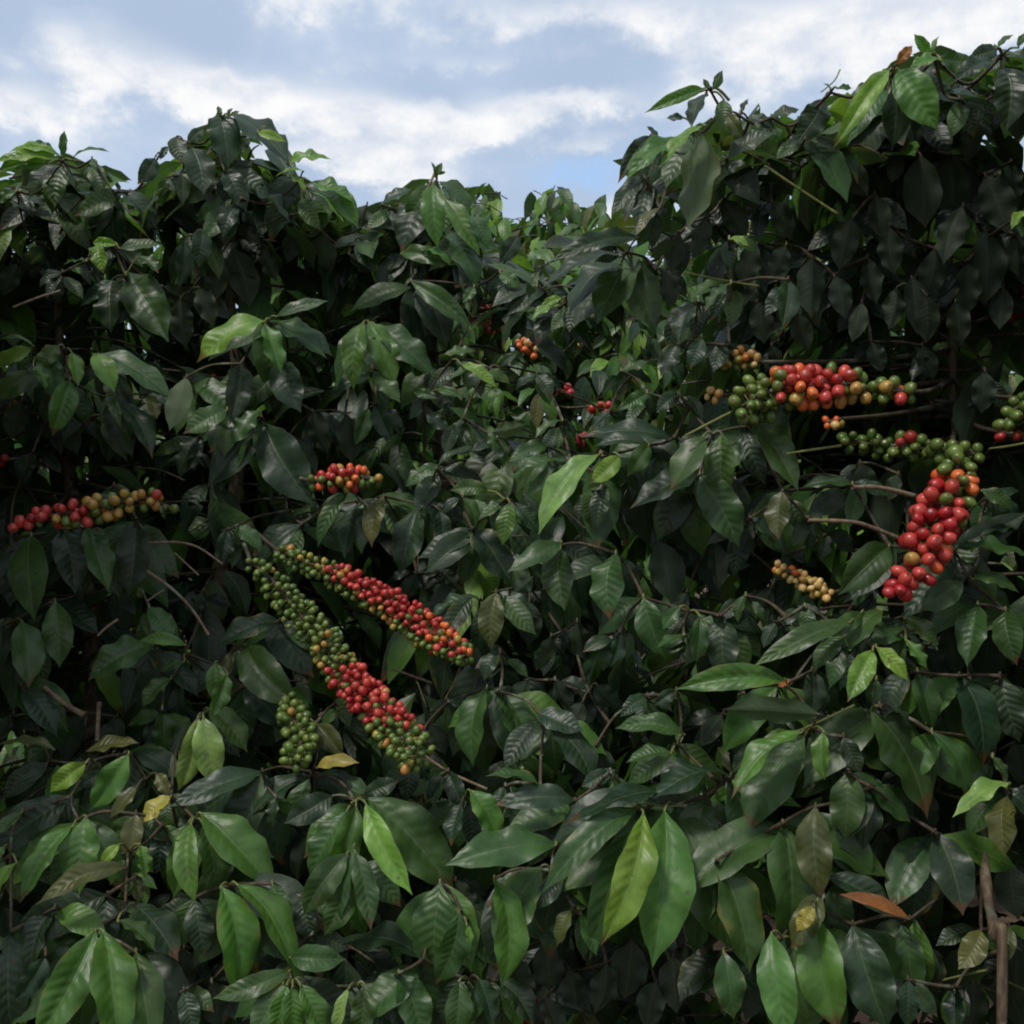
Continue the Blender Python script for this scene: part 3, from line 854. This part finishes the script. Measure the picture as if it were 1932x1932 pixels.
# region, tree, path, depth offset, tube radius (enlarged px), kinds along the path (front/top side | lower side), cherry radius (m), count, label
CL = [
 (4, 'A', '60 1045 200 1000 430 960 600 925 720 905 860 885', -.04, '30 60 78 75 70 60', 'rrkr rrkr rkrr rryo ygyr gygy gyro', 'yrrg rrrg yrrg grog gygy gygy gygg', .0074, 120, 'branch of cherries turning from red to yellow green'),
 (4, 'A', '900 930 960 965', .02, '35 40', 'grg', 'gyg', .0070, 8, None),
 (5, 'B', '-120 800 0 780 120 770 240 790', -.02, '45 70 75 35', 'grkr rror rroo oryg', 'grgo yror oroy gggg', .0070, 90, 'short dense cluster of red and orange cherries'),
 (4, 'B', '1360 1230 1500 1360 1640 1530 1760 1670 1880 1850 2000 1990 2140 2130 2270 2290', -.10, '50 80 95 100 100 105 110 90', 'gggg gggg gggg gggg ggyg rrrk rrkr rrgr gggg', 'gggg gggg gggg gggg gygg grgr grkr grgy gygg', .0056, 360, 'long sloping branch with green cherries, a red band and pale green ones at its end'),
 (5, 'B', '-300 1180 -120 1250 60 1330 230 1420 400 1530 560 1640 720 1740', -.06, '55 65 80 85 95 90 55', 'gggg gggy ryor rkrr rrrk rrrk rrro ryog', 'gggg gggg ggyg gygg gygr ggyr gryg gggg', .0054, 300, 'sloping branch of cherries red along its upper side and green below'),
 (7, 'B', '1570 170 1600 290 1640 370 1600 490', -.02, '60 85 90 80', 'gggg', 'gggg', .0066, 80, 'hanging bunch of small green cherries'),
 (6, 'E', '380 400 500 340 640 280 780 285 920 270 1060 285 1190 300 1320 310', -.02, '105 130 125 115 105 85 75 60', 'gggg gggr rror rrro rkrr rkrg gggg ggyg ggrg', 'gggg gggg grrg yoyo rryo gyyg gygy gygg ggrg', .0077, 290, 'level branch of large cherries, green at both ends and red between'),
 (6, 'E', '1600 640 1570 740 1540 850 1480 960 1420 1080 1390 1200 1300 1330 1210 1420', -.05, '70 110 130 125 130 115 95 60', 'gggg goog gorg rkkr kkrr krrr rrrr rrkr krrk', 'gggg ggog gggr gkrr krrk rrro rory kkrr kkrk', .0082, 190, 'heavy hanging cluster of large red cherries'),
 (6, 'E', '590 1255 690 1305 780 1360 870 1410', .06, '40 50 55 35', 'owow wowy wyww', 'wowy wowy wyyw', .0046, 60, 'small pale orange withered cluster'),
 (6, 'E', '1960 350 1860 430 1830 500', .09, '70 80 50', 'ggog', 'gggg', .0085, 22, None),
 (6, 'E', '1800 550 1960 555', .09, '40 45', 'grry', 'gyrg', .0085, 12, None),
 (6, 'E', '950 570 1120 600 1300 610 1480 640', .16, '60 80 80 70', 'gggg gggg grgg gggg', 'gggg', .0080, 70, None),
 (6, 'E', '1680 650 1560 650 1440 620', .08, '60 80 60', 'gggg', 'gggg', .0085, 30, None),
 (3, 'E', '1960 1520 1900 1620 1850 1740', .25, '60 70 60', 'krkr', 'krrg', .0085, 40, None),
 (2, 'C', '660 1620 760 1680 880 1740', .55, '40 70 75', 'oror', 'ooro', .0080, 45, 'orange red cluster half hidden behind leaves'),
 (5, 'E', '1215 580 1290 570 1350 560', .75, '35 50 40', 'krrk', 'krrk', .0085, 22, None),
 (8, 'C', '1070 1630 1095 1750 1080 1900', .40, '60 70 60', 'kkkk', 'kkkk', .0080, 36, None),
 (4, 'A', '-30 680 40 680', .25, '40 40', 'kr', 'kr', .0080, 8, None),
 (4, 'A', '-20 380 80 380', .20, '30 30', 'ro', 'ro', .0080, 8, None),
 (4, 'B', '1080 260 1180 240', .30, '35 35', 'rook', 'gror', .0075, 10, None),
 (4, 'A', '120 720 260 700', .30, '30 30', 'kkgk', 'kkrk', .0075, 9, None),
 (5, 'C', '650 760 780 790', .28, '30 35', 'okro', 'orko', .0075, 12, None),
 (5, 'C', '380 230 460 240', .40, '35 30', 'ookr', 'oyro', .0075, 9, None),

 (5, 'S', '1000 50 1060 70 1110 100', 1.35, '40 50 40', 'okow', 'okoo', .0105, 22, None),
 (5, 'S', '1320 20 1390 40', 1.35, '30 40', 'wwow', 'wowo', .0105, 10, None),
 (5, 'S', '1230 310 1290 300', 1.35, '30 40', 'krkr', 'krkr', .0105, 12, None),
 (5, 'S', '1400 390 1480 400', 1.35, '30 40', 'krok', 'krkr', .0105, 12, None),
 (6, 'E', '300 140 380 120 470 150', .08, '50 60 50', 'wwoy', 'wyoy', .0052, 40, None),  # this and the next two: pale cherries standing in for sunlit leaves
 (6, 'E', '220 310 270 330', .06, '40 40', 'wywy', 'wywo', .0052, 14, None),
 (6, 'E', '860 480 940 460', .06, '40 40', 'wwow', 'wowy', .0052, 18, None),
]
loose = {k: [] for k in TREES}
for (r, key, txt, doff, radt, kup, klo, cr, cnt, lab) in CL:
    t = TREES[key]
    c = list(map(float, txt.split()))
    P2 = [reg(r, c[i], c[i + 1]) for i in range(0, len(c), 2)]
    rad = list(map(float, radt.split()))
    pts = [at(p[0], p[1], d0(*p) + doff) for p in P2]
    path = curve_pts(pts, 8)
    us = [i / (len(pts) - 1) for i in range(len(pts))]
    ups, los = kup.split(), klo.split()
    dm = sum((p - CAM).dot(fw) for p in pts) / len(pts)
    placed = []
    tries = 0
    step = .034 / max(.05, sum((path[i + 1] - path[i]).length for i in range(len(path) - 1)))
    while len(placed) < cnt and tries < cnt * 60:
        tries += 1
        u = rnd.random()
        u = min(1, max(0, round(u / step) * step + rnd.gauss(0, step * .24)))
        f = u * (len(path) - 1)
        i = min(int(f), len(path) - 2)
        p = path[i].lerp(path[i + 1], f - i)
        tg = (path[i + 1] - path[i]).normalized()
        a = tg.cross(V((0, 0, 1)) if abs(tg.z) < .9 else V((0, 1, 0))).normalized()
        b = a.cross(tg)
        an = rnd.uniform(0, 2 * math.pi)
        dv = a * math.cos(an) + b * math.sin(an)
        rr = ramp(us, rad, u) * .3471 * dm / F
        rr = max(cr * .8, rr * 1.08 - cr * .9) * (rnd.uniform(.85, 1.12) if rnd.random() < .62 else rnd.uniform(.3, .9))
        q = p + dv * rr + V((0, 0, -.002))
        ok = all((q - z[0]).length > cr * rnd.uniform(1.6, 2.15) for z in placed)
        if not ok:
            continue
        hi = dv.z > -.15
        tab = ups if hi else los
        kind = rnd.choice(tab[min(len(tab) - 1, max(0, int((u + rnd.gauss(0, .022)) * len(tab))))])
        if rnd.random() < .04:
            kind = rnd.choice('ygg')
        axis = (dv + tg * rnd.uniform(-.5, .5) + V((0, 0, -.25))).normalized()
        placed.append((q, kind, axis, cr * rnd.uniform(.78, 1.12) * (.92 if kind == 'g' else 1.03), p))
    mb = MB()
    mb.tube(path, .0030, .0024, 1, 7, .2)
    for (q, kind, axis, cr_, p) in placed:
        mb.tube([p, (p + q) / 2, q], .0009, .0009, 2, 4)
    # both ends run on towards the trunk
    e = path[0] if (path[0] - trunk_at(t, path[0].z)).length < (path[-1] - trunk_at(t, path[-1].z)).length else path[-1]
    mb.tube(curve_pts([e, (e + trunk_at(t, e.z)) / 2 + V((0, .02, .01)), trunk_at(t, e.z + .03)], 5), .0026, .0045, 1, 6, .1)
    o = mb.build('fruiting_branch', [LEAF, TWIG, TWIGG], t.e, t.base)
    if lab:
        o['label'] = lab
    for z in placed:
        loose[key].append((z, o, lab is not None))


def place(q, axis, cr_):
    rot = axis.to_track_quat('Z', 'Y').to_matrix().to_4x4()
    return Matrix.Translation(q) @ rot @ Matrix.Rotation(rnd.uniform(0, 6), 4, 'Z') @ Matrix.Diagonal((cr_ * rnd.uniform(.92, 1.06), cr_ * rnd.uniform(.90, 1.04), cr_ * rnd.uniform(.96, 1.14), 1))


for key, lst in loose.items():
    t = TREES[key]
    # the 100 that show largest stay separate; the rest of the tree's cherries are one mesh
    def score(e):
        z, o, main = e
        qq = proj(z[0])
        inside = 0 < qq[0] < 1932 and 0 < qq[1] < 1932
        face = (z[0] - z[4]).normalized().dot((CAM - z[0]).normalized()) if (z[0] - z[4]).length > 0 else 0
        return (1 if inside else 0) * 10 + (2 if main else 0) + face * 1.2 + z[3] / qq[2] * 120
    lst.sort(key=score, reverse=True)
    for (z, o, main) in lst[:100]:
        c = bpy.data.objects.new('cherry', CMESH[z[1]])
        COL.objects.link(c)
        c.parent = o
        c.matrix_local = Matrix.Translation(-t.base) @ place(z[0], z[2], z[3])
    rest = lst[100:]
    if rest:
        vs, fs, mi, nv_ = [], [], [], []
        keys = list(CH)
        for (z, o, main) in rest:
            M = Matrix.Translation(-t.base) @ place(z[0], z[2], z[3])
            i0 = len(vs)
            vs += [M @ V(v) for v in CV]
            fs += [tuple(i0 + i for i in f) for f in CF]
            mi += [keys.index(z[1])] * len(CF)
            nv_ += CN
        me = bpy.data.meshes.new('cherries')
        me.from_pydata(vs, [], fs)
        for k in keys:
            me.materials.append(CH[k])
        me.polygons.foreach_set('material_index', mi)
        me.polygons.foreach_set('use_smooth', [True] * len(fs))
        me.attributes.new('navel', 'FLOAT', 'POINT').data.foreach_set('value', nv_)
        o = bpy.data.objects.new('cherries', me)
        COL.objects.link(o)
        o.parent = t.e
        o['kind'] = 'stuff'

# ------------------------------------------------------------------ ground
gm = bpy.data.meshes.new('ground')
vs, fs = [], []
xs = [-900, -200, -60, -20] + [-8 + .5 * i for i in range(33)] + [20, 60, 200, 900]
ys = [-900, -200, -60, -20] + [-6 + .5 * i for i in range(37)] + [20, 60, 200, 900]
for y in ys:
    for x in xs:
        near = abs(x) <= 8 and -6 <= y <= 12
        vs.append((x, y, .05 * noise.noise(V((x, y, 0)) * .7) - .02 if near else 0))
for j in range(len(ys) - 1):
    for i in range(len(xs) - 1):
        q = j * len(xs) + i
        fs.append((q, q + 1, q + len(xs) + 1, q + len(xs)))
gm.from_pydata(vs, [], fs)
gm.materials.append(ground_material())
gm.polygons.foreach_set('use_smooth', [True] * len(fs))
go = bpy.data.objects.new('ground', gm)
COL.objects.link(go)
go['kind'] = 'structure'

# ------------------------------------------------------------------ sky and sun
SUN_EL, SUN_AZ = 60, 222     # azimuth clockwise from +Y (the view direction): behind the camera, to the left
w = bpy.data.worlds.new('World')
S.world = w
w.use_nodes = True
nt = w.node_tree
nt.nodes.clear()
N = NT(nt)
out = N.n('ShaderNodeOutputWorld')
bg = N.n('ShaderNodeBackground')
bg.inputs['Strength'].default_value = .1
sk = N.n('ShaderNodeTexSky', sky_type='NISHITA')
sk.sun_disc = False
sk.sun_elevation = R(SUN_EL)
sk.sun_rotation = R(SUN_AZ)
sk.air_density = 1.0
sk.dust_density = 1.0
dirv = N.n('ShaderNodeTexCoord').outputs['Generated']
sp = N.n('ShaderNodeSeparateXYZ')
N.l(dirv, sp.inputs[0])
az = N.math('ARCTAN2', sp.outputs[0], sp.outputs[1])
el = N.math('ARCSINE', sp.outputs[2])
cmb = N.n('ShaderNodeCombineXYZ')
N.l(az, cmb.inputs[0])
N.l(N.math('MULTIPLY', el, 1.45), cmb.inputs[1])
cmb.inputs[2].default_value = 3.1
f1, c1 = N.noise(cmb.outputs[0], 8.5, 5, .5, .0)
f2, c2 = N.noise(cmb.outputs[0], 19, 7, .6, .0)
f3, _ = N.noise(dirv, 2.2, 5, .55, .3)
wx = N.math('MULTIPLY', N.math('SUBTRACT', f1, .5), .10)
wy = N.math('MULTIPLY', N.math('SUBTRACT', f2, .5), .06)
azw = N.math('ADD', az, wx)
elw = N.math('ADD', el, N.math('ADD', wy, N.math('MULTIPLY', wx, .5)))


def ang(px, py):
    d = (fw + rt * ((px - 966) / F) + up * ((966 - py) / F)).normalized()
    return math.atan2(d.x, d.y), math.asin(d.z)


def blob(px, py, rx, ry, amp):
    a, e = ang(px, py)
    x = N.math('DIVIDE', N.math('SUBTRACT', azw, a), rx / F)
    y = N.math('DIVIDE', N.math('SUBTRACT', elw, e), ry / F)
    q = N.math('ADD', N.math('MULTIPLY', x, x), N.math('MULTIPLY', y, y))
    return N.math('MULTIPLY', N.math('EXPONENT', N.math('MULTIPLY', q, -1)), amp)


acc = None
for bl in [(180, 105, 150, 60, .62), (30, 195, 80, 26, .95), (330, 165, 130, 32, .6), (440, 190, 90, 34, .85), (570, 185, 130, 28, .9), (700, 235, 130, 34, .9), (840, 255, 130, 28, .8), (1050, 205, 140, 26, .9), (930, 240, 160, 30, .65), (1100, 290, 90, 22, .65),
           (710, 318, 140, 34, 1.15), (560, 300, 120, 24, .6), (1190, 235, 110, 22, .5), (1800, 15, 200, 55, 1.15), (1400, 60, 300, 50, .75), (1560, 130, 260, 48, .6), (1120, 20, 220, 30, .5), (1180, 400, 80, 35, .8), (600, -20, 260, 28, .4), (900, 120, 220, 16, .25)]:
    b_ = blob(*bl)
    acc = b_ if acc is None else N.math('ADD', acc, b_)
gen = N.sstep(f3, .34, .62)
front = N.sstep(sp.outputs[1], .2, .75)
acc = N.mix(front, gen, acc)
dens = N.math('ADD', acc, N.math('ADD', N.math('MULTIPLY_ADD', f1, 1.5, -.75), N.math('MULTIPLY_ADD', f2, .9, -.45)))
mask = N.sstep(dens, .0, .98)
# thin grey veil, then the lit cloud
veil = N.mix(N.sstep(f1, .3, .7, .82, 1.0), sk.outputs[0], (4.6, 5.65, 7.3))
blue = N.mix(N.math('MULTIPLY', blob(1075, 340, 75, 24, .8), 1), veil, (3.6, 5.6, 8.8))
cl = N.mix(N.sstep(f2, .3, .7), (6.5, 7.0, 7.9), (9.1, 9.1, 9.1))
col = N.mix(mask, blue, cl)
# unseen grey cloud added low behind the camera to cut the frontal light
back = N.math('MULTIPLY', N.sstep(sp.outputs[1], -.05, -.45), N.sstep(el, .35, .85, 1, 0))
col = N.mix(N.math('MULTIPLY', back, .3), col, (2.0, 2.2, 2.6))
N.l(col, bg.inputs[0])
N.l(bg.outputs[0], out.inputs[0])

sl = bpy.data.lights.new('sun', 'SUN')
sl.energy = 2.2
sl.angle = R(9)
sl.color = (1, .95, .87)
so = bpy.data.objects.new('sun', sl)
COL.objects.link(so)
sd = V((math.sin(R(SUN_AZ)) * math.cos(R(SUN_EL)), math.cos(R(SUN_AZ)) * math.cos(R(SUN_EL)), math.sin(R(SUN_EL))))
so.rotation_euler = sd.to_track_quat('Z', 'Y').to_euler()
so.location = (0, 0, 8)

S.view_settings.view_transform = 'Standard'
S.view_settings.look = 'None'
S.view_settings.exposure = .12
S.view_settings.gamma = 1
S.cycles.filter_width = 2.0
S.cycles.max_bounces = 8
S.cycles.use_denoising = True
